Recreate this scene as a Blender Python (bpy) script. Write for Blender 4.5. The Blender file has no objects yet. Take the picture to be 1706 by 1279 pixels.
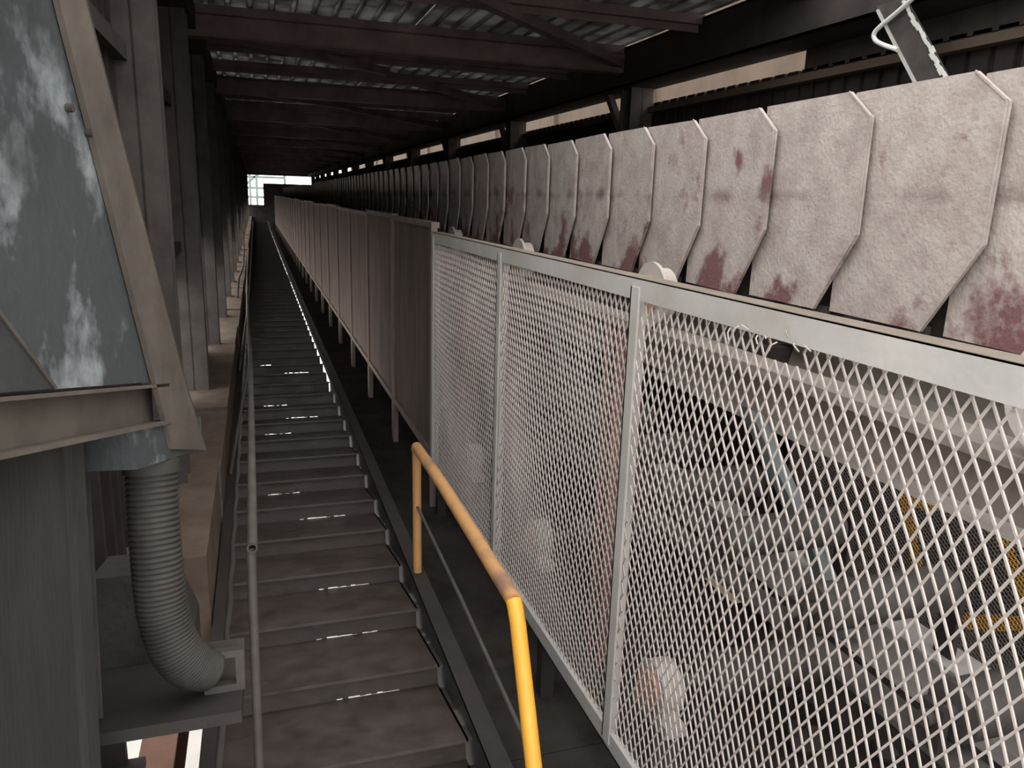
import bpy, math, random
from mathutils import Matrix, Vector
random.seed(11)
PI = math.pi
C = bpy.context.scene.collection

# ------------------------------------------------------------------ camera, sky, exposure
ALPHA = math.radians(12.0)          # the gallery climbs at 12 degrees
CAMZ = 7.0                          # height of the phone above the ground outside
INCL = Matrix.Translation((0, 0, CAMZ)) @ Matrix.Rotation(ALPHA, 4, 'X')   # gallery axes -> world
F_PX = 1281.0
def gallery_rotation():
    d = Vector((425 - 853, 639.5 - 320, -F_PX)).normalized()
    b = Vector((4700 - 853, 639.5 - 450, -F_PX)); b = (b - d * b.dot(d)).normalized()
    u = b.cross(d)
    return Matrix((b, d, u))
cam_d = bpy.data.cameras.new('camera'); cam = bpy.data.objects.new('camera', cam_d); C.objects.link(cam)
cam_d.sensor_width = 36.0; cam_d.lens = 36.0 * F_PX / 1706.0; cam_d.clip_start = 0.02; cam_d.clip_end = 500
cam.matrix_world = INCL @ gallery_rotation().to_4x4()
sc = bpy.context.scene; sc.camera = cam
sc.view_settings.view_transform = 'Standard'; sc.view_settings.look = 'None'
sc.view_settings.gamma = 1.0; sc.view_settings.use_curve_mapping = False
sc.view_settings.exposure = 0.0

world = bpy.data.worlds.new('overcast'); sc.world = world; world.use_nodes = True
bg = world.node_tree.nodes['Background']
bg.inputs['Color'].default_value = (1.0, 0.98, 0.96, 1); bg.inputs['Strength'].default_value = 3.3

# daylight only: the overcast sky enters by the open lower end, the unroofed platform, wall slots and the far doorway
sc.cycles.max_bounces = 8; sc.cycles.diffuse_bounces = 5; sc.cycles.glossy_bounces = 3
sc.cycles.sample_clamp_indirect = 6.0

# ------------------------------------------------------------------ materials
MATS = {}
def mat(name, c1, c2, scale=6, lo=.4, hi=.65, rough=.75, metal=0.0, bump=.15, bscale=60, stretch=(1, 1, 1),
        c3=None, s3=2.0, lo3=.55, hi3=.62, rand=False, rough2=None, trans=None, zbias=0, smudge=None):
    m = bpy.data.materials.new(name); m.use_nodes = True
    nt = m.node_tree; N = nt.nodes; L = nt.links
    b = N['Principled BSDF']
    tc = N.new('ShaderNodeTexCoord'); mp = N.new('ShaderNodeMapping'); mp.inputs['Scale'].default_value = stretch
    L.new(tc.outputs['Object'], mp.inputs['Vector'])
    vec = mp.outputs['Vector']
    if rand:
        oi = N.new('ShaderNodeObjectInfo'); vm = N.new('ShaderNodeVectorMath'); vm.operation = 'MULTIPLY_ADD'
        cb = N.new('ShaderNodeCombineXYZ')
        for i in range(3): L.new(oi.outputs['Random'], cb.inputs[i])
        L.new(cb.outputs[0], vm.inputs[0]); vm.inputs[1].default_value = (37, 53, 71); L.new(vec, vm.inputs[2])
        vec = vm.outputs[0]
    def ramp(fac, a, b_, lo_, hi_):
        mr = N.new('ShaderNodeMapRange'); mr.inputs[1].default_value = lo_; mr.inputs[2].default_value = hi_
        L.new(fac, mr.inputs[0])
        mx = N.new('ShaderNodeMix'); mx.data_type = 'RGBA'
        L.new(mr.outputs[0], mx.inputs[0])
        if isinstance(a, tuple): mx.inputs[6].default_value = (*a, 1)
        else: L.new(a, mx.inputs[6])
        mx.inputs[7].default_value = (*b_, 1)
        return mx.outputs[2], mr.outputs[0]
    n1 = N.new('ShaderNodeTexNoise'); n1.inputs['Scale'].default_value = scale; n1.inputs['Detail'].default_value = 8
    n1.inputs['Roughness'].default_value = .65
    L.new(vec, n1.inputs['Vector'])
    col, f1 = ramp(n1.outputs[0], c1, c2, lo, hi)
    if c3:
        n3 = N.new('ShaderNodeTexNoise'); n3.inputs['Scale'].default_value = s3; n3.inputs['Detail'].default_value = 10
        n3.inputs['Roughness'].default_value = .6
        L.new(vec, n3.inputs['Vector'])
        fac3 = n3.outputs[0]
        if zbias:
            sp = N.new('ShaderNodeSeparateXYZ'); L.new(tc.outputs['Object'], sp.inputs[0])
            ma = N.new('ShaderNodeMath'); ma.operation = 'MULTIPLY_ADD'; ma.inputs[1].default_value = -zbias
            L.new(sp.outputs[2], ma.inputs[0]); L.new(n3.outputs[0], ma.inputs[2]); fac3 = ma.outputs[0]
        col, f3 = ramp(fac3, col, c3, lo3, hi3)
        if smudge:                                           # rubbing marks at half height
            n4 = N.new('ShaderNodeTexNoise'); n4.inputs['Scale'].default_value = 5; L.new(vec, n4.inputs['Vector'])
            m1 = N.new('ShaderNodeMath'); m1.operation = 'SUBTRACT'; L.new(sp.outputs[2], m1.inputs[0]); m1.inputs[1].default_value = .03
            m2 = N.new('ShaderNodeMath'); m2.operation = 'ABSOLUTE'; L.new(m1.outputs[0], m2.inputs[0])
            m3 = N.new('ShaderNodeMath'); m3.operation = 'MULTIPLY_ADD'; L.new(m2.outputs[0], m3.inputs[0]); m3.inputs[1].default_value = -3.5
            L.new(n4.outputs[0], m3.inputs[2])
            col, _ = ramp(m3.outputs[0], col, smudge, .44, .62)
    L.new(col, b.inputs['Base Color'])
    b.inputs['Metallic'].default_value = metal
    if rough >= .8: b.inputs['Specular IOR Level'].default_value = .2
    if rough2 is None: b.inputs['Roughness'].default_value = rough
    else:
        mr = N.new('ShaderNodeMapRange'); mr.inputs[3].default_value = rough; mr.inputs[4].default_value = rough2
        L.new(f1, mr.inputs[0]); L.new(mr.outputs[0], b.inputs['Roughness'])
    if bump:
        n2 = N.new('ShaderNodeTexNoise'); n2.inputs['Scale'].default_value = bscale; n2.inputs['Detail'].default_value = 5
        L.new(vec, n2.inputs['Vector'])
        bp = N.new('ShaderNodeBump'); bp.inputs['Strength'].default_value = bump; bp.inputs['Distance'].default_value = .01
        L.new(n2.outputs[0], bp.inputs['Height']); L.new(bp.outputs[0], b.inputs['Normal'])
    if trans:                                                # a sheet that lets some daylight through
        tr = N.new('ShaderNodeBsdfTranslucent'); tr.inputs['Color'].default_value = (.82, .82, .80, 1)
        ms = N.new('ShaderNodeMixShader'); nd = N.new('ShaderNodeTexNoise'); nd.inputs['Scale'].default_value = 3.5; nd.inputs['Detail'].default_value = 6; L.new(vec, nd.inputs['Vector'])
        md = N.new('ShaderNodeMapRange'); md.inputs[1].default_value = .35; md.inputs[2].default_value = .65; md.inputs[3].default_value = trans * .3; md.inputs[4].default_value = trans * 1.3
        L.new(nd.outputs[0], md.inputs[0]); L.new(md.outputs[0], ms.inputs[0])
        L.new(b.outputs[0], ms.inputs[1]); L.new(tr.outputs[0], ms.inputs[2])
        L.new(ms.outputs[0], N['Material Output'].inputs['Surface'])
    MATS[name] = m
    return m

mat('plate', (.35, .295, .27), (.47, .42, .385), 11, .35, .65, .85, 0, .35, 90, c3=(.18, .095, .095), s3=4.5, lo3=.58, hi3=.66, rand=True, zbias=.36, smudge=(.18, .13, .12))
mat('guard_paint', (.44, .43, .41), (.53, .51, .48), 5, .35, .65, .7, 0, .1, 70, c3=(.42, .38, .33), s3=3, lo3=.5, hi3=.7)
mat('rail_dust', (.17, .148, .128), (.24, .21, .185), 7, .35, .65, .9, 0, .3, 50)
mat('ledge_dust', (.15, .125, .10), (.20, .17, .14), 9, .35, .65, .95, 0, .3, 60)
mat('strand', (.44, .40, .37), (.54, .49, .46), 4, .35, .65, .7, 0, 0)
mat('dusty_screen', (.10, .074, .063), (.16, .118, .10), 3, .3, .7, .9, 0, .25, 50, stretch=(1, 3, .6), rand=True)
mat('dusty_frame', (.16, .125, .11), (.24, .19, .165), 6, .3, .7, .85, 0, .1)
mat('tread', (.040, .031, .027), (.068, .053, .045), 7, .35, .65, .42, 0, .25, 30, rand=True, rough2=.68)
mat('stringer', (.018, .015, .0135), (.032, .026, .023), 5, .35, .65, .7, 0, .1)
mat('yellow', (.72, .34, .03), (.80, .42, .05), 5, .3, .7, .45, 0, .08, 60, c3=(.25, .12, .05), s3=7, lo3=.64, hi3=.70)
mat('yellow_dusty', (.42, .22, .09), (.55, .30, .10), 5, .3, .7, .6, 0, .08, 60, c3=(.22, .13, .09), s3=5, lo3=.5, hi3=.66)
mat('pipe_grey', (.06, .052, .048), (.10, .088, .08), 9, .35, .65, .6, .2, .08)
mat('beam_red', (.11, .08, .077), (.18, .135, .13), 4, .35, .65, .8, 0, .15, stretch=(1, .3, 1))
mat('beam_dark', (.035, .03, .028), (.06, .05, .047), 4, .35, .65, .85, 0, .15)
mat('roof_sheet', (.16, .155, .15), (.26, .25, .24), 5, .35, .65, .9, 0, .2, 40, c3=(.10, .085, .08), s3=1.5, lo3=.5, hi3=.7, rand=True, trans=.16)
mat('cladding', (.022, .018, .017), (.042, .034, .032), 3, .35, .65, .85, 0, .15, 40, rand=True)
mat('column', (.055, .048, .045), (.09, .079, .073), 6, .35, .65, .8, 0, .12)
mat('plinth', (.10, .072, .055), (.15, .115, .088), 6, .35, .65, .9, 0, .3, 40)
mat('floor_dark', (.022, .019, .017), (.045, .039, .035), 5, .35, .65, .9, 0, .4, 25)
mat('casing', (.075, .085, .09), (.32, .36, .375), 6.5, .52, .64, .34, .3, .25, 45, stretch=(1, .7, .6), c3=(.06, .066, .068), s3=2.2, lo3=.47, hi3=.58)  # pale noise patches: scuffs, plus some bluish sky sheen put into the colour
mat('casing_dark', (.04, .043, .045), (.065, .068, .07), 4.5, .4, .65, .5, .2, .15, 45)
mat('casing_flange', (.06, .050, .042), (.105, .088, .072), 7, .35, .65, .75, 0, .15)
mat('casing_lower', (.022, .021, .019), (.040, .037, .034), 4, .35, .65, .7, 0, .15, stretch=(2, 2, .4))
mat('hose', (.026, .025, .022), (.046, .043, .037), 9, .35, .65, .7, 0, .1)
mat('skirt', (.46, .42, .38), (.58, .53, .48), 5, .35, .65, .9, 0, .3, 40, c3=(.36, .30, .25), s3=2.2, lo3=.52, hi3=.66, stretch=(1, .5, 1.5))
mat('rust_edge', (.16, .085, .055), (.25, .15, .10), 9, .35, .65, .85, 0, .2)
mat('maroon', (.17, .075, .06), (.25, .13, .11), 8, .35, .65, .75, 0, .15)
mat('roller', (.045, .04, .036), (.095, .087, .08), 8, .35, .65, .7, 0, .2)
mat('wheel', (.40, .36, .33), (.52, .47, .43), 8, .35, .65, .7, 0, .15)
mat('wheel_hub', (.42, .20, .12), (.52, .30, .2), 8, .35, .65, .75, 0, .15)
mat('blue_grey', (.15, .18, .19), (.23, .26, .26), 6, .35, .65, .65, 0, .1)
mat('light_flange', (.42, .38, .36), (.52, .48, .46), 6, .35, .65, .8, 0, .15)
mat('fine_mesh', (.24, .21, .19), (.33, .29, .26), 6, .35, .65, .8, 0, 0)
mat('fine_yellow', (.90, .50, .13), (.95, .60, .2), 6, .35, .65, .7, 0, 0)
mat('rubble', (.032, .029, .026), (.065, .06, .054), 7, .35, .65, .95, 0, .5, 30)
mat('white_paint', (.62, .62, .60), (.75, .75, .73), 8, .35, .65, .7, 0, .2)
mat('outside_tan', (.10, .075, .055), (.14, .105, .08), 1.2, .35, .65, .9, 0, .1)
mat('outside_ground', (.40, .39, .36), (.52, .50, .47), .4, .35, .65, .95, 0, .1)
mat('outside_pale', (.20, .26, .235), (.26, .32, .29), .8, .35, .65, .9, 0, .1)
mat('orange_brown', (.11, .06, .042), (.15, .085, .062), 5, .35, .65, .85, 0, .1)
mat('cable', (.02, .018, .018), (.035, .03, .03), 5, .35, .65, .6, 0, 0)

# ------------------------------------------------------------------ mesh helpers
class MB:
    def __init__(s): s.v = []; s.f = []; s.smooth = set()
    def add(s, vs, fs, smooth=False):
        b = len(s.v); s.v += [tuple(p) for p in vs]
        for f in fs:
            if smooth: s.smooth.add(len(s.f))
            s.f.append(tuple(i + b for i in f))
        return s
    def box(s, x0, x1, y0, y1, z0, z1):
        vs = [(x, y, z) for z in (z0, z1) for y in (y0, y1) for x in (x0, x1)]
        return s.add(vs, [(0, 2, 3, 1), (4, 5, 7, 6), (0, 1, 5, 4), (1, 3, 7, 5), (3, 2, 6, 7), (2, 0, 4, 6)])
    def bar(s, p, q, w, h, up=(0, 0, 1), caps=True):
        p = Vector(p); q = Vector(q); d = (q - p).normalized(); u = Vector(up)
        if abs(d.dot(u)) > .98: u = Vector((1, 0, 0))
        a = d.cross(u).normalized(); n = a.cross(d)
        vs = [c + a * (sx * w / 2) + n * (sz * h / 2) for c in (p, q) for sx, sz in ((-1, -1), (1, -1), (1, 1), (-1, 1))]
        fs = [(0, 1, 5, 4), (1, 2, 6, 5), (2, 3, 7, 6), (3, 0, 4, 7)]
        if caps: fs += [(3, 2, 1, 0), (4, 5, 6, 7)]
        return s.add(vs, fs)
    def tube(s, pts, r, n=10, caps=True, hollow=0):
        pts = [Vector(p) for p in pts]; k = len(pts); rings = []
        ref = Vector((0, 0, 1))
        d0 = (pts[1] - pts[0]).normalized()
        if abs(d0.dot(ref)) > .95: ref = Vector((1, 0, 0))
        a = d0.cross(ref).normalized()
        for i, p in enumerate(pts):
            d = (pts[min(i + 1, k - 1)] - pts[max(i - 1, 0)]).normalized()
            a = (a - d * a.dot(d)).normalized(); b = d.cross(a)
            rr = r[i] if isinstance(r, (list, tuple)) else r
            rings.append([p + (a * math.cos(t * 2 * PI / n) + b * math.sin(t * 2 * PI / n)) * rr for t in range(n)])
        vs = [v for ring in rings for v in ring]
        fs = [(i * n + j, i * n + (j + 1) % n, (i + 1) * n + (j + 1) % n, (i + 1) * n + j) for i in range(k - 1) for j in range(n)]
        s.add(vs, fs, True)
        if caps: s.add(rings[0], [tuple(range(n))[::-1]]); s.add(rings[-1], [tuple(range(n))])
        return s
    def prism(s, poly, axis, t0, t1):
        # poly in the two other axes, extruded along axis from t0 to t1
        def P(a, b, t): return {'x': (t, a, b), 'y': (a, t, b), 'z': (a, b, t)}[axis]
        n = len(poly); vs = [P(a, b, t0) for a, b in poly] + [P(a, b, t1) for a, b in poly]
        fs = [tuple(range(n))[::-1], tuple(range(n, 2 * n))] + [(i, (i + 1) % n, n + (i + 1) % n, n + i) for i in range(n)]
        return s.add(vs, fs)
    def disc(s, c, axis, r, h, n=20, r2=None):
        c = Vector(c); ax = Vector(axis).normalized()
        return s.tube([c - ax * h / 2, c + ax * h / 2], r if r2 is None else [r, r2], n)
    def mesh(s, name, m, base=(0, 0, 0)):
        me = bpy.data.meshes.new(name)
        bx, by, bz = base
        me.from_pydata([(x - bx, y - by, z - bz) for x, y, z in s.v], [], s.f)
        me.materials.append(MATS[m])
        for i in s.smooth: me.polygons[i].use_smooth = True
        me.update()
        return me
def root(name, base=(0, 0, 0), M=None, label=None, cat=None, group=None, kind=None):
    o = bpy.data.objects.new(name, None); C.objects.link(o)
    o.matrix_world = (M or INCL) @ Matrix.Translation(base); o.empty_display_size = .1
    o['_base'] = base
    tag(o, label, cat, group, kind); return o
def tag(o, label=None, cat=None, group=None, kind=None):
    for k, v in (('label', label), ('category', cat), ('group', group), ('kind', kind)):
        if v: o[k] = v
    return o
BASES = {}
def part(name, mb, m, parent, kind=None, label=None):
    base = tuple(parent['_base']) if '_base' in parent else BASES.get(parent.name, (0, 0, 0))
    o = bpy.data.objects.new(name, mb.mesh(name, m, base) if isinstance(mb, MB) else mb); C.objects.link(o)
    o.parent = parent; BASES[o.name] = base
    tag(o, label, None, None, kind); return o
def solo(name, mb, m, base=(0, 0, 0), M=None, **kw):
    o = bpy.data.objects.new(name, mb.mesh(name, m, base)); C.objects.link(o)
    o.matrix_world = (M or INCL) @ Matrix.Translation(base); BASES[o.name] = tuple(base)
    tag(o, **kw); return o
def place(name, me, parent, loc):
    o = bpy.data.objects.new(name, me); C.objects.link(o); o.parent = parent; o.location = loc; return o
def catmull(P, n):
    out = []
    Q = [P[0] * 2 - P[1]] + P + [P[-1] * 2 - P[-2]]
    for i in range(1, len(Q) - 2):
        for t in range(n):
            u = t / n
            out.append(.5 * ((2 * Q[i]) + (-Q[i - 1] + Q[i + 1]) * u + (2 * Q[i - 1] - 5 * Q[i] + 4 * Q[i + 1] - Q[i + 2]) * u * u + (-Q[i - 1] + 3 * Q[i] - 3 * Q[i + 1] + Q[i + 2]) * u ** 3))
    return out + [P[-1]]
LEVEL = Matrix.Translation((0, 0, CAMZ))
YEND = 42.0

# ================================================================== the setting outside
solo('ground_outside', MB().box(-60, 60, -60, 120, -.2, 0), 'outside_ground', M=Matrix.Identity(4), kind='structure')
o = MB().box(7.0, 7.4, 3.0, 60, 0, 26)
for i in range(12): o.box(6.9, 7.0, 3.0 + i * 4.8, 3.25 + i * 4.8, 0, 26)
solo('wall_outside', o, 'outside_tan', M=Matrix.Identity(4), kind='structure')

# ================================================================== floor deck under the conveyor
fl = root('floor', kind='structure')
holes = [(1.98, 2.06, 2.68, 2.98), (1.50, 1.53, 2.48, 2.56), (1.52, 1.56, 2.30, 2.36)]
xs = [.56, 1.15, 1.98, 2.06, 2.9]
y = -1.0
k = 0
while y < YEND:
    y1 = min(y + 1.5, YEND)
    b = MB()
    cuts = [h for h in holes if h[2] >= y and h[3] <= y1]
    if not cuts:
        b.box(.56 if y < 4.9 else .67, 2.9, y + .002, y1 - .002, -1.78, -1.75)
    else:
        gx = sorted({.56, 2.9, *[c for h in cuts for c in h[:2]]}); gy = sorted({y + .002, y1 - .002, *[c for h in cuts for c in h[2:]]})
        for i in range(len(gx) - 1):
            for j in range(len(gy) - 1):
                mx, my = (gx[i] + gx[i + 1]) / 2, (gy[j] + gy[j + 1]) / 2
                if any(h[0] < mx < h[1] and h[2] < my < h[3] for h in cuts): continue
                b.box(gx[i], gx[i + 1], gy[j], gy[j + 1], -1.78, -1.75)
    part('floor_plate', b, 'floor_dark', fl)
    y = y1; k += 1

# ================================================================== stairway
PITCH = .36; Tt = PITCH * math.cos(ALPHA); Rr = PITCH * math.sin(ALPHA)
XL, XR = -.15, .503
st = root('stairway', (0.18, -1.0, -1.6), label='long flight of dark wet steel steps climbing between handrail and guard panels', cat='stairs')
b = MB().box(.505, .513, -1.0, 6.2, -1.75, -1.40).box(.505, .513, 6.2, YEND - .1, -1.468, -1.40).box(.505, .56, -1.0, YEND - .1, -1.412, -1.404).box(.505, .56, -1.0, 6.2, -1.75, -1.742)
part('stringer', b, 'stringer', st)
b = MB().box(-.170, -.162, -1.0, YEND - .1, -1.72, -1.42).box(-.20, -.162, -1.0, YEND - .1, -1.424, -1.416)
part('stringer', b, 'stringer', st)
ca, sa = math.cos(ALPHA), math.sin(ALPHA)
def tilt(mb):
    mb.v = [(x, s * ca + h * sa, -s * sa + h * ca) for x, s, h in mb.v]; return mb
def make_tread(seed, dry=False):
    r = random.Random(seed); m = MB()
    xr = XR - .010
    m.box(XL, xr, 0, Tt + .037, -.006, 0)
    n = 9
    if dry: m = MB().box(XL, xr - .006, 0, Tt + .037, -.006, 0); n = 4
    for i in range(n):                                        # worn ends towards the stringer
        e = r.choice([0, .0115, .0115] if dry else [.002, .0115, .0115, .0115, .0115, .0115, .0115])
        if e: m.box(xr - .006, xr + e, i * Tt / n, (i + 1) * Tt / n, -.006, 0)
    return tilt(m.box(XL, xr, 0, .004, -.010, -.006))
def make_riser(seed, dry=False):
    r = random.Random(seed + 50); m = MB(); xr = XR + (.0015 if dry else -.010)
    n = 36; g = 0; w = (xr - XL) / n
    on = r.random() < .6; c0 = r.randint(0, 26); c1 = c0 + r.randint(3, 13)
    for i in range(n):
        g = r.choice([.002, .003, .0045, .006]) if (on and c0 <= i <= c1 and r.random() < .75) else 0
        m.box(XL + i * w, XL + (i + 1) * w, 0.036, .041, -Rr - .001 + g, -.006)
    return tilt(m)
tread_meshes = [make_tread(s).mesh('tread', 'tread') for s in range(9)]
worn_meshes = [make_tread(s, True).mesh('tread', 'tread') for s in range(9)]
riser_meshes = [make_riser(s).mesh('riser', 'tread') for s in range(9)]
worn_risers = [make_riser(s, True).mesh('riser', 'tread') for s in range(9)]
for i in range(-4, 111):
    yk = 1.772 + i * PITCH
    me = (tread_meshes if yk < 6.3 else worn_meshes)[i % 9 if i % 2 else random.randrange(9)]
    place('tread', me, st, (-.18, yk + 1.0, .15))
    place('riser', (riser_meshes if yk < 6.3 else worn_risers)[random.randrange(9)], st, (-.18, yk + 1.0, .15))

# ================================================================== left wall
XW = -.42
wl = root('wall_left', (XW, 2.3, -1.2), kind='structure')
def col_h(x0, x1, y, z0, z1, d=.14):                         # H section, flanges facing along the gallery
    return (MB().box(x0, x1, y - d / 2, y - d / 2 + .012, z0, z1).box(x0, x1, y + d / 2 - .012, y + d / 2, z0, z1)
            .box((x0 + x1) / 2 - .005, (x0 + x1) / 2 + .005, y - d / 2, y + d / 2, z0, z1))
lcols = [3.35, 4.95] + [6.5 + 1.55 * i for i in range(23)]
for y in lcols:
    part('column', col_h(XW - .06, XW + .10, y, -1.3, 1.02), 'column', wl)
for i, y in enumerate([2.3] + lcols):
    y1 = (lcols + [YEND])[i]
    # ribbed cladding sheet; a tall slot is left open beside each column near the foot
    y0c = y + .06; y1c = y1 - (.34 if i else .12)
    n = max(4, int((y1c - y0c) / .12))
    b = MB()
    for k in range(n):
        a0 = y0c + (y1c - y0c) * k / n; a1 = y0c + (y1c - y0c) * (k + .7) / n; a2 = y0c + (y1c - y0c) * (k + 1) / n
        zb = -1.20 if i < 3 else -.62
        b.box(XW - .064, XW - .060, a0, a1, zb, 1.12); b.box(XW - .040, XW - .036, a1, a2, zb, 1.12)
        b.box(XW - .064, XW - .036, a1 - .002, a1, zb, 1.12); b.box(XW - .064, XW - .036, a2 - .002, a2, zb, 1.12)
    part('cladding_sheet', b, 'cladding', wl)
    part('cladding_strip', MB().box(XW - .066, XW - .062, y1 - .36, y1 + .08, (-.50 + .2 * ((i * 7) % 3 - 1)) if i else -1.2, 1.12), 'cladding', wl)
for z in (-.35, .45):
    part('girt', MB().box(XW - .062, XW + .0, 2.3, YEND, z, z + .06), 'beam_dark', wl)
part('eave_beam', MB().box(XW - .06, XW + .12, 1.6, YEND, .96, 1.10), 'beam_dark', wl)

part('cladding_sheet', MB().box(-1.22, -1.20, .2, 2.34, -1.78, 1.12), 'cladding', wl)
part('cladding_sheet', MB().box(-1.2, XW - .04, 2.31, 2.34, -1.78, 1.12), 'cladding', wl)
part('floor_sheet', MB().box(-1.2, -.41, .2, 2.34, -1.78, -1.75).box(-.41, -.17, .2, 1.2, -1.78, -1.75), 'floor_dark', wl)
# orange-brown girder outside below the wall
solo('girder', MB().box(-.64, -.48, 1.0, 6.0, -2.62, -2.60).box(-.57, -.55, 1.0, 6.0, -2.9, -2.62).box(-.64, -.48, 1.0, 6.0, -2.92, -2.9).box(-.60, -.52, 3.3, 3.4, -9.0, -2.92),
     'orange_brown', (-.56, 1.0, -2.9), label='orange-brown steel girder seen through the gap under the hose shelf', cat='girder')
# plinth blocks along the foot of the left wall
bb = root('baseboard_left', (XW, 2.3, -1.75), kind='structure')
y = 2.55; k = 0
while y < YEND:
    L = 1.0 if y > 3 else .9
    top = -1.19 + random.uniform(-.012, .012)
    b = MB().prism([(XW - .06, -1.72), (-.205, -1.72), (-.205 + random.uniform(-.006, .006), top), (XW - .06, top)], 'y', y + .008, y + L - .008)
    part('block', b, 'plinth', bb)
    y += L; k += 1

# ================================================================== right wall
XRW = 2.86
wr = root('wall_right', (XRW, 0, -1.75), kind='structure')
rcols = [2.62 + 2.9 * i for i in range(14)]
y = .2
while y < YEND:
    y1 = min(y + .96, YEND); b = MB(); n = 8
    for k in range(n):
        a0 = y + (y1 - y) * k / n; a1 = y + (y1 - y) * (k + .72) / n; a2 = y + (y1 - y) * (k + 1) / n
        b.box(XRW, XRW + .004, a0, a1, -1.75, .735); b.box(XRW + .022, XRW + .026, a1, a2, -1.75, .735)
        b.box(XRW, XRW + .026, a1 - .002, a1, -1.75, .735); b.box(XRW, XRW + .026, a2 - .002, a2, -1.75, .735)
    part('cladding_sheet', b, 'cladding', wr)
    y = y1
for y in rcols[1:]:
    b = MB().box(2.66, 2.84, y - .09, y - .078, -1.75, 1.0).box(2.66, 2.84, y + .078, y + .09, -1.75, 1.0).box(2.745, 2.755, y - .09, y + .09, -1.75, 1.0)
    part('column', b, 'column', wr)
    b = MB().bar((2.70, y + .05, .45), (2.70, y + .42, .86), .05, .05)
    part('knee_brace', b, 'beam_red', wr)
part('upper_panel', MB().box(XRW, XRW + .02, .2, 3.75, .72, 1.9), 'column', wr)
def yl(z): return 2.69 + .815 * (z - .536)
part('leaning_post', MB().prism([(yl(.1), .1), (yl(.1) - .155, .1), (yl(.86) - .155, .86), (yl(.86), .86)], 'x', 2.585, 2.60), 'column', wr)
b = MB(); r_ = random.Random(9)
for k in range(26):
    z = .30 + k * .021; yy = yl(z) - .155 + r_.uniform(-.006, .008)
    b.bar((2.578, yy, z - .002), (2.576 + r_.uniform(-.004, .004), yy + .017, z + .022), r_.uniform(.010, .022), .006, up=(1, 0, 0))
part('frayed_strip', b, 'white_paint', wr)
part('post_edge', MB().bar((2.58, yl(.2), .2), (2.58, yl(.84), .84), .010, .010, up=(1, 0, 0)), 'guard_paint', wr)
solo('bent_pipe', MB().tube(catmull([Vector(p) for p in ((2.57, 2.66, .88), (2.57, 2.79, .815), (2.57, 2.90, .765), (2.57, 2.928, .742), (2.57, 2.915, .715), (2.57, 2.87, .69), (2.57, 2.78, .655))], 6), .010, 10), 'white_paint', (2.57, 2.8, .75),
     label='pale bent pipe hooked round the leaning post by the right wall', cat='pipe')
part('eave_beam', MB().box(2.60, 2.86, -.0, YEND, .83, .845).box(2.60, 2.615, 0, YEND, .83, 1.10).box(2.60, 2.72, 0, YEND, 1.085, 1.095), 'beam_dark', wr)
part('girt', MB().box(2.80, 2.86, 0.2, YEND, .66, .70), 'outside_tan', wr)
part('girt', MB().box(2.80, 2.86, 0.2, YEND, -.1, -.04), 'beam_dark', wr)

# ================================================================== roof
ce = root('ceiling', (1.1, 0, 1.1), kind='structure')
XA, XB = -.48, 2.63
nx = 4; wS = (XB - XA) / nx
y = 3.3
row = 0
while y < YEND:
    y1 = min(y + 1.45, YEND)
    for i in range(nx):
        x0 = XA + i * wS; x1 = x0 + wS
        b = MB(); n = 6; dz = .006 * (i % 2) + random.uniform(0, .004)
        for k in range(n):
            a0 = x0 + wS * k / n; a1 = x0 + wS * (k + .74) / n; a2 = x0 + wS * (k + 1) / n
            z = 1.115 + dz
            b.box(a0, a1, y, y1 + .05, z, z + .004); b.box(a1, a2, y, y1 + .05, z + .03, z + .034)
            b.box(a1 - .003, a1, y, y1 + .05, z, z + .034); b.box(a2 - .003, a2, y, y1 + .05, z, z + .034)
        part('roof_sheet', b, 'roof_sheet', ce)
    y = y1; row += 1
y = 3.35
while y < YEND:
    part('purlin', MB().box(-.46, 2.62, y, y + .05, 1.06, 1.113).box(-.46, 2.62, y + .04, y + .05, 1.02, 1.06), 'beam_red', ce); y += 1.06
for y in rcols:
    part('tie_beam', MB().box(-.36, 2.66, y - .06, y - .05, .93, 1.06).box(-.36, 2.66, y - .06, y + .06, .925, .935).box(-.36, 2.66, y - .06, y + .06, 1.05, 1.06), 'beam_red', ce)
for i, y in enumerate(rcols[:-1]):
    part('diagonal_brace', MB().bar((2.62, y, .99), (1.1, y - 1.35, 1.02), .07, .06), 'beam_red', ce)
    part('diagonal_brace', MB().bar((-.3, y + .1, .99), (1.1, y + 1.4, 1.02), .07, .06), 'beam_red', ce)

# far end wall with the doorway of daylight
ew = root('wall_far', (1.1, YEND, -1.75), kind='structure')
b = MB().box(.40, 2.9, YEND, YEND + .1, -1.75, .45).box(-.6, .40, YEND, YEND + .1, -1.75, -.62).box(-.6, -.36, YEND, YEND + .1, -.62, 1.12).box(-.36, 2.9, YEND, YEND + .1, .84, 1.12)
part('end_panel', b, 'beam_dark', ew)
tw = MB()
for x in (-1.2, -.25, .1, 1.6): tw.bar((x, 45, 0), (x, 45, 20), .12, .12)
for z in (15.0, 16.3, 16.8, 17.4): tw.bar((-1.2, 45, z), (1.6, 45, z), .1, .1)
tw.bar((-.9, 45, 16.6), (.6, 45, 17.9), .1, .1)
solo('steel_framework', tw, 'outside_pale', (0, 45, 0), M=Matrix.Identity(4), label='pale steel framework standing in daylight beyond the far doorway', cat='framework')

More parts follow.
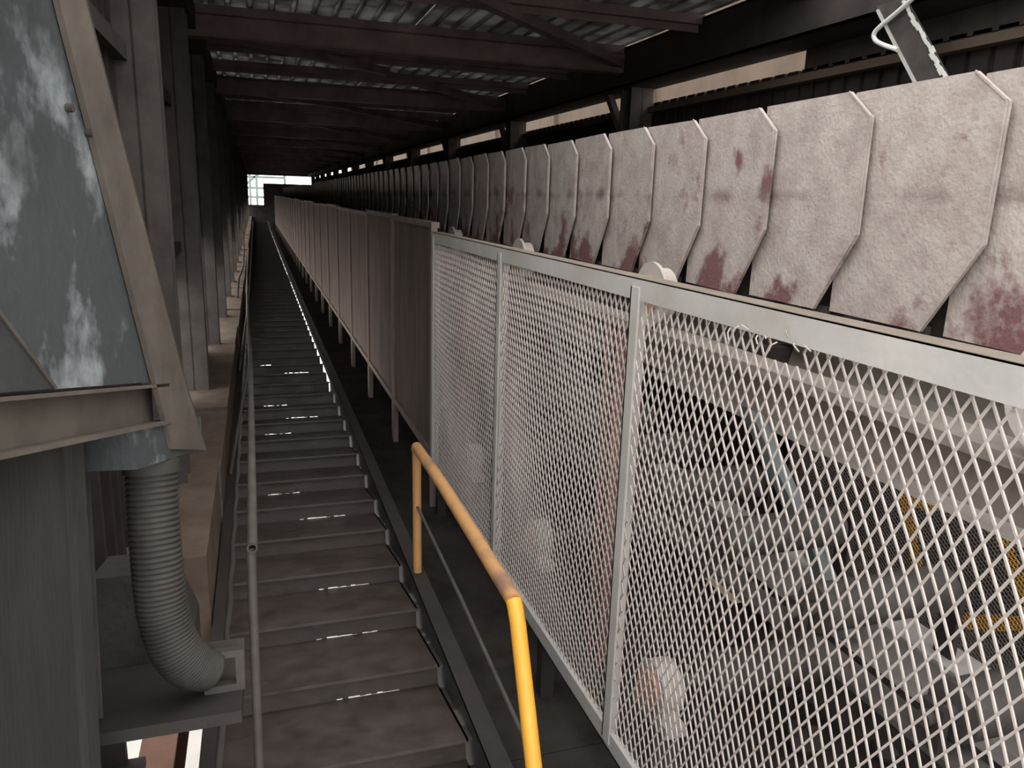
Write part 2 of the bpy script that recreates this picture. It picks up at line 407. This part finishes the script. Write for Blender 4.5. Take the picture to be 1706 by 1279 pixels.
# ================================================================== mesh guard beside the stairs
XG = .9
def expanded(mb, y0, y1, z0, z1, cy, cz, w, fx, keep=None):
    ny = int(round((y1 - y0) / (cy / 2))); nz = int(round((z1 - z0) / (cz / 2)))
    sy = (y1 - y0) / ny; sz = (z1 - z0) / nz
    def P(i, j):
        yy = y0 + i * sy; zz = z0 + j * sz
        return fx(yy, zz)
    for i in range(ny):
        for j in range(nz + 1):
            if (i + j) % 2: continue
            for dj in (-1, 1):
                if 0 <= j + dj <= nz:
                    p, q = P(i, j), P(i + 1, j + dj)
                    if keep and not keep((p[1] + q[1]) / 2, (p[2] + q[2]) / 2): continue
                    mb.bar(p, q, w, w, up=(1, 0, 0), caps=False)
    return mb
gp = root('mesh_guard', (XG, 2.2, -1.75), label='pale grey framed guard of expanded metal mesh beside the overlapping side plates', cat='guard')
def bulge(y, z):
    e = max(0, min(1, (z + 1.5) / 1.28)); s = math.sin(PI * e)
    return XG + s * (.012 * math.sin(y * 3.1 + z * 2.3) + .010 * math.sin(y * 5.3 - z * 4.0 + 1))
def fx(y, z):
    dy = .006 * math.sin(7 * z + 2.5 * y) * math.sin(PI * max(0, min(1, (z + 1.5) / 1.28)))
    return (bulge(y, z), y + dy, z + .006 * math.sin(4 * y + 3 * z))
for y0, y1 in ((.40, 1.70), (1.72, 2.86), (2.88, 4.06)):
    tear = (lambda y, z: not (1.10 < y < 1.19 and z > -.262)) if y0 < 1 else None
    part('expanded_mesh', expanded(MB(), y0, y1, -1.475, -.215, .031, .055, .0032, fx, tear), 'strand', gp, kind='stuff')
part('top_rail', MB().box(XG - .012, XG + .002, .35, 4.10, -.232, -.178), 'guard_paint', gp)
part('rail_ledge', MB().box(XG - .012, XG + .04, .35, 4.10, -.181, -.177), 'ledge_dust', gp)
part('bottom_rail', MB().box(XG - .012, XG + .002, .35, 4.10, -1.52, -1.462).box(XG - .012, XG + .04, .35, 4.10, -1.520, -1.514), 'guard_paint', gp)
for y in (.37, 1.72, 2.87, 4.08):
    part('post', MB().box(XG - .016, XG - .010, y - .022, y + .022, -1.50, -.20).box(XG - .016, XG + .03, y + .016, y + .022, -1.50, -.20), 'guard_paint', gp)
for y in (.5, 2.3, 4.0):
    part('leg', MB().box(XG + .0, XG + .05, y - .025, y + .025, -1.75, -1.50), 'stringer', gp)
rr = random.Random(5)
for i in range(9):                                            # bent loose strand ends at the torn edge
    y = 1.06 + i * .03; z = -.222 - rr.uniform(.0, .02)
    p = Vector((XG - .016, y, z)); q = p + Vector((-.008, rr.uniform(-.014, .014), rr.uniform(-.022, .016)))
    part('loose_strand', MB().tube([p, (p + q) / 2 + Vector((-.004, 0, .003)), q], .0016, 6), 'strand', gp)

# ---- guards farther up: dusty screens
def far_guard(y0, L, i):
    g = root('screen_guard', (XG, y0, -1.75), label='brown dust-caked screen guard panel joined to the pale mesh guard' if i == 0 else 'brown dust-caked screen guard panel further up beside the stairs', cat='guard', group=None if i == 0 else 'dusty screen guards up the stairs')
    zt = -.128 + .012 * math.sin(i * 1.9); zb = -1.435
    part('top_rail', MB().box(XG - .012, XG + .03, y0, y0 + L, zt - .03, zt), 'dusty_frame', g)
    part('bottom_rail', MB().box(XG - .012, XG + .03, y0, y0 + L, zb - .02, zb + .02), 'dusty_frame', g)
    for yy in (y0 + .02, y0 + L - .02):
        part('post', MB().box(XG - .014, XG + .02, yy - .018, yy + .018, -1.75, zt), 'dusty_frame', g)
    n = 14; m = 6; vs = []; r = random.Random(i)
    ph = r.random() * 6
    for a in range(n + 1):
        for c in range(m + 1):
            yy = y0 + .03 + (L - .06) * a / n; zz = zb + (zt - .02 - zb) * c / m
            e = math.sin(PI * a / n) * (.4 + .6 * math.sin(PI * c / m))
            vs.append((XG + .012 * e * math.sin(ph + a * 1.4 + c * .2), yy, zz))
    b = MB().add(vs, [(a * (m + 1) + c, a * (m + 1) + c + 1, (a + 1) * (m + 1) + c + 1, (a + 1) * (m + 1) + c) for a in range(n) for c in range(m)], True)
    vs2 = [(x + .004, yy, zz) for x, yy, zz in vs]
    b.add(vs2, [(a * (m + 1) + c, (a + 1) * (m + 1) + c, (a + 1) * (m + 1) + c + 1, a * (m + 1) + c + 1) for a in range(n) for c in range(m)], True)
    part('screen', b, 'dusty_screen', g)
y = 4.11; i = 0
while y < YEND - 1.3:
    far_guard(y, 1.30, i); y += 1.31; i += 1

# ================================================================== apron conveyor
XP = 1.335
ac = root('apron_conveyor', (1.8, 0, -.6), label='apron conveyor with overlapping chamfered side plates, pale dust over maroon paint', cat='conveyor')
def side_plate(seed):
    r = random.Random(seed); m = MB()
    poly = [(0, -.06), (0, .205), (.085, .268), (.43, .268), (.43, -.25), (.125, -.25)]
    poly = [(a + r.uniform(-.002, .002), z + r.uniform(-.002, .002)) for a, z in poly]
    def X(a): return XP + .024 * a / .43
    n = len(poly); t = .007
    vs = [(X(a), a, z) for a, z in poly] + [(X(a) + t, a, z) for a, z in poly]
    m.add(vs, [tuple(range(n)), tuple(range(n, 2 * n))[::-1]] + [(i, n + i, n + (i + 1) % n, (i + 1) % n) for i in range(n)])
    # rolled bead along the free edge, pressed seam near the lapped end
    for (a, b) in (((0, -.06), (0, .205)), ((0, .205), (.085, .268)), ((0, -.06), (.125, -.25))):
        m.bar((X(a[0]) - .002, a[0] + .003, a[1]), (X(b[0]) - .002, b[0] + .003, b[1]), .004, .0025, up=(1, 0, 0))
    m.bar((X(.30), .30, -.245), (X(.30), .30, .26), .004, .002, up=(1, 0, 0))
    return m
plate_meshes = [side_plate(s).mesh('side_plate', 'plate') for s in range(6)]
NPL = int((YEND - 1.8) / .345)
for i in range(-1, NPL):
    o = place('side_plate', plate_meshes[i % 6], ac, (-1.8, 1.150 + i * .345, .6 + random.uniform(-.004, .004)))
    o.rotation_euler = (random.uniform(-.006, .006), 0, random.uniform(-.004, .004))
part('pan_bed', MB().box(1.37, 1.72, .82, YEND - .2, -.14, -.11), 'floor_dark', ac)
part('far_skirt', MB().box(1.71, 1.72, .82, YEND - .2, -.25, .22), 'cladding', ac)
part('pan_rib', MB().box(1.40, 1.44, .82, YEND - .2, -.27, -.14), 'beam_dark', ac)
y = .86
while y < 12:                                                 # lug tabs under the plates
    part('pan_lug', MB().box(1.37, 1.385, y, y + .05, -.32, -.24), 'roller', ac); y += .115 if (int(y * 10) % 3) else .2
for y in [.85, 2.24, 3.6] + [4.98 + 1.38 * i for i in range(26)]:
    w = MB().disc((1.24, y, -.285), (1, 0, 0), .085, .05, 28).disc((1.212, y, -.285), (1, 0, 0), .105, .012, 28)
    wo = part('support_wheel', w, 'wheel', ac)
    h = MB().disc((1.203, y, -.285), (1, 0, 0), .06, .012, 24).disc((1.194, y, -.285), (1, 0, 0), .025, .02, 16)
    part('hub', h, 'wheel_hub', wo)
    part('axle', MB().disc((1.33, y, -.285), (1, 0, 0), .02, .24, 12), 'roller', ac)

# ---- steel frame carrying the conveyor
cf = root('conveyor_frame', (1.6, 1.0, -1.75), label='steel frame of posts, beams and pale skirt plates below the conveyor', cat='frame')
y = -.5; segs = []
while y < YEND:
    y1 = min(y + 2.4, YEND)
    part('skirt_plate', MB().prism([(1.86, -.84), (1.868, -.84), (1.968, -.50), (1.96, -.50)], 'y', y + .004, y1 - .004).prism([(1.902, -.664), (1.91, -.664), (1.914, -.652), (1.906, -.652)], 'y', y + .004, y1 - .004).prism([(1.850, -.84), (1.86, -.84), (1.96, -.50), (1.950, -.50)], 'y', y1 - .05, y1 - .004), 'skirt', cf); y = y1
part('rail_angle', MB().box(1.93, 1.98, -.5, YEND, -.50, -.465), 'rust_edge', cf)
part('wheel_rail', MB().box(1.20, 1.30, -.5, YEND, -.42, -.395).box(1.245, 1.255, -.5, YEND, -.53, -.42), 'rail_dust', cf)
part('fine_mesh_strip', expanded(MB(), .4, 3.0, -.465, -.26, .022, .016, .0022, lambda y, z: (1.95, y, z)), 'fine_mesh', cf, kind='stuff')
part('lower_beam', MB().box(1.80, 1.92, -.5, YEND, -1.262, -1.25).box(1.855, 1.865, -.5, YEND, -1.40, -1.26).box(1.80, 1.92, -.5, YEND, -1.41, -1.40), 'light_flange', cf)
part('return_rail', MB().box(1.30, 1.38, -.5, YEND, -1.115, -1.10).box(1.335, 1.345, -.5, YEND, -1.14, -1.115), 'roller', cf)
for y in (.55, 2.42) + tuple(4.6 + 2.3 * i for i in range(16)):
    part('post', MB().box(1.19, 1.30, y, y + .01, -1.75, -.42).box(1.19, 1.30, y + .09, y + .10, -1.75, -.42).box(1.24, 1.25, y, y + .1, -1.75, -.42), 'maroon', cf)
    part('post', MB().box(1.98, 2.08, y, y + .01, -1.75, -.46).box(1.98, 2.08, y + .09, y + .10, -1.75, -.46).box(2.025, 2.035, y, y + .1, -1.75, -.46), 'beam_dark', cf)
    part('cross_beam', MB().box(1.20, 2.08, y + .02, y + .08, -.60, -.52), 'beam_dark', cf)
part('brace', MB().bar((1.80, 2.62, -.62), (1.80, 1.80, -1.36), .055, .05, up=(1, 0, 0)), 'blue_grey', cf)
part('brace', MB().bar((1.80, 4.9, -.60), (1.80, 4.0, -1.36), .055, .05, up=(1, 0, 0)), 'blue_grey', cf)

# return rollers with bearing housings
for i in range(9):
    y = .75 + 1.12 * i; z = -1.47
    t = part('return_roller', MB().disc((1.53, y, z), (1, 0, 0), .075, .44, 24), 'roller', cf)
    part('shaft', MB().disc((1.45, y, z), (1, 0, 0), .022, .68, 12), 'pipe_grey', t)
    part('bearing_housing', MB().disc((1.145, y, z), (1, 0, 0), .085, .07, 24).box(1.11, 1.18, y - .11, y + .11, z - .11, z - .075).box(1.115, 1.175, y - .07, y + .07, z - .10, z), 'wheel', t)
    part('bearing_cap', MB().disc((1.105, y, z), (1, 0, 0), .062, .025, 24, .05), 'wheel_hub', t)
    part('pedestal', MB().box(1.10, 1.19, y - .06, y + .06, -1.75, z - .11).box(1.08, 1.21, y - .12, y + .12, -1.75, -1.735), 'roller', t)
for i in range(22):
    y = .62 + i * .44
    t = part('idler_roller', MB().disc((1.58, y, -1.03), (1, 0, 0), .065, .44, 20), 'roller', cf)
    part('shaft', MB().disc((1.58, y, -1.03), (1, 0, 0), .018, .60, 10), 'pipe_grey', t)
    part('bracket', MB().box(1.30, 1.32, y - .03, y + .03, -1.10, -1.0), 'beam_dark', t)
    part('bracket', MB().box(1.84, 1.86, y - .03, y + .03, -1.25, -1.0), 'beam_dark', t)
# spilled lumps on the deck
rr = random.Random(3)
lumps = []
for i in range(160):
    x = rr.uniform(1.0, 2.2); y = rr.uniform(.7, 4.5); s = rr.uniform(.03, .075)
    if len(lumps) > 42 or any(math.hypot(x - a, y - b_) < 1.25 * (s + c) for a, b_, c in lumps): continue
    if any(abs(y - .75 - 1.12 * k) < .14 + s * 1.2 and x < 1.24 + s * 1.2 for k in range(5)): continue
    if any(abs(y - q - .05) < .08 + s * 1.2 and (1.17 - s * 1.2 < x < 1.32 + s * 1.2 or x > 1.9 - s * 1.2) for q in (.55, 2.42, 4.6)): continue
    if any(h[0] - .1 < x < h[1] + .1 and h[2] - .1 < y < h[3] + .1 for h in holes): continue
    lumps.append((x, y, s)); vs = []; fs = []
    n, m = 7, 4
    for a in range(m + 1):
        for c in range(n):
            th = PI * a / m; ph = 2 * PI * c / n; q = s * rr.uniform(.75, 1.15)
            vs.append((x + q * math.sin(th) * math.cos(ph), y + q * math.sin(th) * math.sin(ph), -1.75 + s * .6 + .7 * q * math.cos(th)))
    for a in range(m):
        for c in range(n): fs.append((a * n + c, (a + 1) * n + c, (a + 1) * n + (c + 1) % n, a * n + (c + 1) % n))
    solo('spilled_lump', MB().add(vs, fs), 'rubble', (x, y, -1.75), label='grey lump of spilled material on the deck below the conveyor', cat='lump', group='spilled lumps under the conveyor')

# ---- fine mesh guard with painted yellow rectangle on the far side
fg = root('fine_mesh_guard', (2.3, 1.9, -1.75), label='fine mesh guard with a yellow painted rectangle behind the conveyor frame', cat='guard')
YB = [((2.14, -1.06), (2.02, -1.33)), ((2.14, -1.06), (1.92, -1.01)), ((1.75, -1.01), (1.56, -1.27)), ((1.80, -1.385), (1.58, -1.27))]
def in_band(y, z):
    for (ay, az), (by, bz) in YB:
        dy, dz = by - ay, bz - az; t = max(0, min(1, ((y - ay) * dy + (z - az) * dz) / (dy * dy + dz * dz)))
        if math.hypot(y - ay - t * dy, z - az - t * dz) < .026: return True
    return False
ff = lambda y, z: (2.3, y, z)
part('fine_mesh', expanded(MB(), .9, 2.75, -1.60, -.80, .024, .016, .0032, ff, lambda y, z: not in_band(y, z)), 'fine_mesh', fg, kind='stuff')
part('painted_mesh', expanded(MB(), .9, 2.75, -1.60, -.80, .024, .016, .0042, ff, in_band), 'fine_yellow', fg, kind='stuff', label='yellow painted strands')
part('frame', MB().box(2.295, 2.33, .88, 2.77, -.80, -.77).box(2.295, 2.33, .88, 2.77, -1.63, -1.60).box(2.295, 2.33, .86, .90, -1.75, -.77).box(2.295, 2.33, 2.75, 2.79, -1.75, -.77), 'guard_paint', fg)

# ================================================================== yellow handrail beside the steps
hr = root('yellow_handrail', (.53, 2.1, -1.7), label='yellow tubular handrail section standing on the right stair stringer', cat='handrail')
xh = .53
part('top_rail', MB().tube([(xh, 1.53, -.905), (xh, 1.80, -.900), (xh, 2.3, -.895), (xh, 2.70, -.905), (xh, 2.705, -.915)], .0195, 14), 'yellow_dusty', hr)
part('post', MB().tube([(xh, 2.70, -.905), (xh, 2.69, -1.2), (xh, 2.68, -1.4025)], .0165, 14), 'yellow_dusty', hr)
part('post', MB().tube([(xh, 1.535, -.905), (xh, 1.52, -.918), (xh, 1.50, -.945), (xh + .0, 1.36, -1.22), (xh, 1.27, -1.392)], .019, 14), 'yellow', hr)
part('mid_rod', MB().tube([(xh, 2.695, -1.135), (xh, 2.0, -1.16), (xh, 1.36, -1.20)], .006, 8), 'pipe_grey', hr)

# ---- grey pipe handrail on the left
ph = root('pipe_handrail', (-.04, 1.5, -1.42), label='thin grey pipe handrail with open end on the left of the steps', cat='handrail')
pts = [(-.037, 1.50, -.690), (-.045, 2.6, -.72), (-.06, 4.0, -.80), (-.10, 6.5, -.92), (-.14, 10.0, -1.02), (-.17, 16, -1.06)]
rail = MB().tube(pts, .0105, 14, caps=False)
rail.tube([(p[0], p[1], p[2]) for p in pts[:2]], .0075, 14, caps=False)
part('rail', rail, 'pipe_grey', ph)
part('end_ring', MB().add([(-.037 + r_ * math.cos(a * PI / 8), 1.499, -.690 + r_ * math.sin(a * PI / 8)) for r_ in (.0105, .0072) for a in range(16)],
     [(a, (a + 1) % 16, 16 + (a + 1) % 16, 16 + a) for a in range(16)]), 'column', ph)
part('post', MB().tube([(-.040, 1.515, -.695), (-.045, 1.50, -1.1), (-.050, 1.48, -1.4605)], .0095, 12), 'pipe_grey', ph)
for y, z, x in ((4.0, -.80, -.06), (6.5, -.92, -.10), (10, -1.02, -.14), (15.8, -1.06, -.17)):
    part('post', MB().tube([(x, y, z), (-.185, y, -1.4135)], .009, 10), 'pipe_grey', ph)

# loose cable hanging beside the plinth
solo('hanging_cable', MB().tube([(-.24, 9.2, -1.16), (-.23, 9.6, -1.0), (-.20, 10.4, -.97), (-.20, 11.5, -1.0), (-.21, 13, -.9), (-.24, 15.5, -.75)], .011, 8), 'cable', (-.2, 9.2, -1.17),
     label='black cable sagging over the plinth on the left of the stairs', cat='cable')
# two small pale sheets left on the treads
for (x0, y0, lab) in ((.36, 8.0, 'smaller pale scrap sheet on a stair tread further up'), (.30, 6.15, 'pale scrap sheet lying on a dark stair tread')):
    k = round((y0 - 1.772) / PITCH); yk = 1.772 + k * PITCH
    b = MB().box(-.05, .06, .03, .27, .0005, .003); b = tilt(b); b.v = [(x + x0, y + yk, z - 1.45) for x, y, z in b.v]
    solo('scrap_sheet', b, 'column', (x0, yk, -1.45), label=lab, cat='sheet')

# ================================================================== chute casing on the left (stands plumb, turned towards the stairs)
YAW = math.atan2(.2674, .9633)
CM = LEVEL @ Matrix.Rotation(-YAW, 4, 'Z')
CX = -.647
cs = root('chute_casing', (CX - .3, 1.2, -.2), M=CM, label='large blue-grey sheet metal chute casing with sloping tan edge flange', cat='chute')
prof = [(.25, -.025), (1.60, -.025), (1.09, 1.0), (.25, 1.0)]
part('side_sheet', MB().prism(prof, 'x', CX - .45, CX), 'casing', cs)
part('edge_flange', MB().prism([(1.052, 1.0), (1.249, .581), (1.536, -.029), (1.60, -.165), (1.791, -.19), (1.687, -.034), (1.334, .62), (1.129, 1.0)], 'x', CX + .002, CX + .012), 'casing_flange', cs)
part('edge_web', MB().prism([(1.129, 1.0), (1.334, .62), (1.687, -.034), (1.791, -.19), (1.81, -.19), (1.706, -.030), (1.352, .63), (1.147, 1.0)], 'x', CX - .06, CX + .006), 'beam_dark', cs)
part('base_channel', MB().box(CX - .03, CX + .012, .25, 1.60, -.036, -.030).box(CX - .03, CX - .024, .25, 1.60, -.105, -.030).box(CX - .03, CX + .014, .25, 1.60, -.112, -.105), 'casing_flange', cs)
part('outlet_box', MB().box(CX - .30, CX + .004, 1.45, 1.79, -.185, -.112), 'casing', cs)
part('patch_plate', MB().prism([(.25, -.024), (1.19, -.024), (1.068, .080), (.9, .22), (.25, .76)], 'x', CX + .001, CX + .004), 'casing_dark', cs)
part('seam_bead', MB().bar((CX + .004, .9, .22), (CX + .004, 1.068, .080), .006, .006, up=(1, 0, 0)).bar((CX + .004, 1.068, .080), (CX + .004, 1.19, -.024), .006, .006, up=(1, 0, 0)), 'column', cs)
for (yy, zz) in ((1.276, .423), (1.335, .40)):
    part('bolt', MB().disc((CX + .006, yy, zz), (1, 0, 0), .007, .010, 6), 'beam_dark', cs)

# lower sheet wall below the casing
ls = root('sheet_cabinet', (CX - .3, 1.0, -1.2), M=CM, label='dull grey sheet metal cabinet under the chute casing', cat='cabinet')
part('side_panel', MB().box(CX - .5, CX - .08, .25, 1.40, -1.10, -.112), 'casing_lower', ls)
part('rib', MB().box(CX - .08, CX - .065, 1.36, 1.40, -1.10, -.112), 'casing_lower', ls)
lp = root('support_post', (CX - .1, 1.6, -1.2), M=CM, label='slim grey angle post beside the ribbed hose', cat='post')
part('leg', MB().box(CX - .20, CX - .16, 1.60, 1.606, -.718, -.185).box(CX - .20, CX - .194, 1.56, 1.606, -.718, -.185), 'column', lp)

# ribbed hose from the outlet box to the port
pth = []
H = [Vector(p) for p in ((-.231, 1.75, -.185), (-.231, 1.75, -.30), (-.229, 1.75, -.41), (-.224, 1.755, -.51), (-.205, 1.76, -.59), (-.175, 1.775, -.64), (-.14, 1.80, -.668))]
pts = catmull(H, 38)
rad = [(.0505, .0515, .0505, .0445)[i % 4] - (.008 * max(0, i - 180) / 48) for i in range(len(pts))]
hs = root('ribbed_hose', (-.23, 1.75, -.7), M=LEVEL, label='grey ribbed flexible hose hanging from the chute outlet and bending to a port', cat='hose')
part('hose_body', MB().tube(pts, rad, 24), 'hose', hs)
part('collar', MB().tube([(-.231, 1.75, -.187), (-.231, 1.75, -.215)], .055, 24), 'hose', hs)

# port with bracket and shelf where the hose ends
pt = root('hose_port', (-.10, 1.80, -.76), M=LEVEL, label='brown steel port frame and shelf at the lower end of the ribbed hose', cat='port')
part('port_frame', MB().box(-.155, -.07, 1.80, 1.83, -.72, -.705).box(-.155, -.07, 1.80, 1.83, -.645, -.63).box(-.088, -.07, 1.80, 1.83, -.705, -.645).box(-.155, -.07, 1.87, 1.88, -.72, -.63), 'pipe_grey', pt)
part('shelf', MB().box(-.48, -.075, 1.69, 2.05, -.745, -.72), 'stringer', pt)
# rough concrete fill behind the port
solo('rough_fill', MB().prism([(-.42, -.78), (-.20, -.78), (-.20, -.66), (-.24, -.55), (-.30, -.50), (-.42, -.50)], 'y', 2.06, 2.30), 'rubble', (-.2, 2.3, -.74), M=LEVEL,
     label='rough grey concrete lump behind the hose port', cat='concrete')
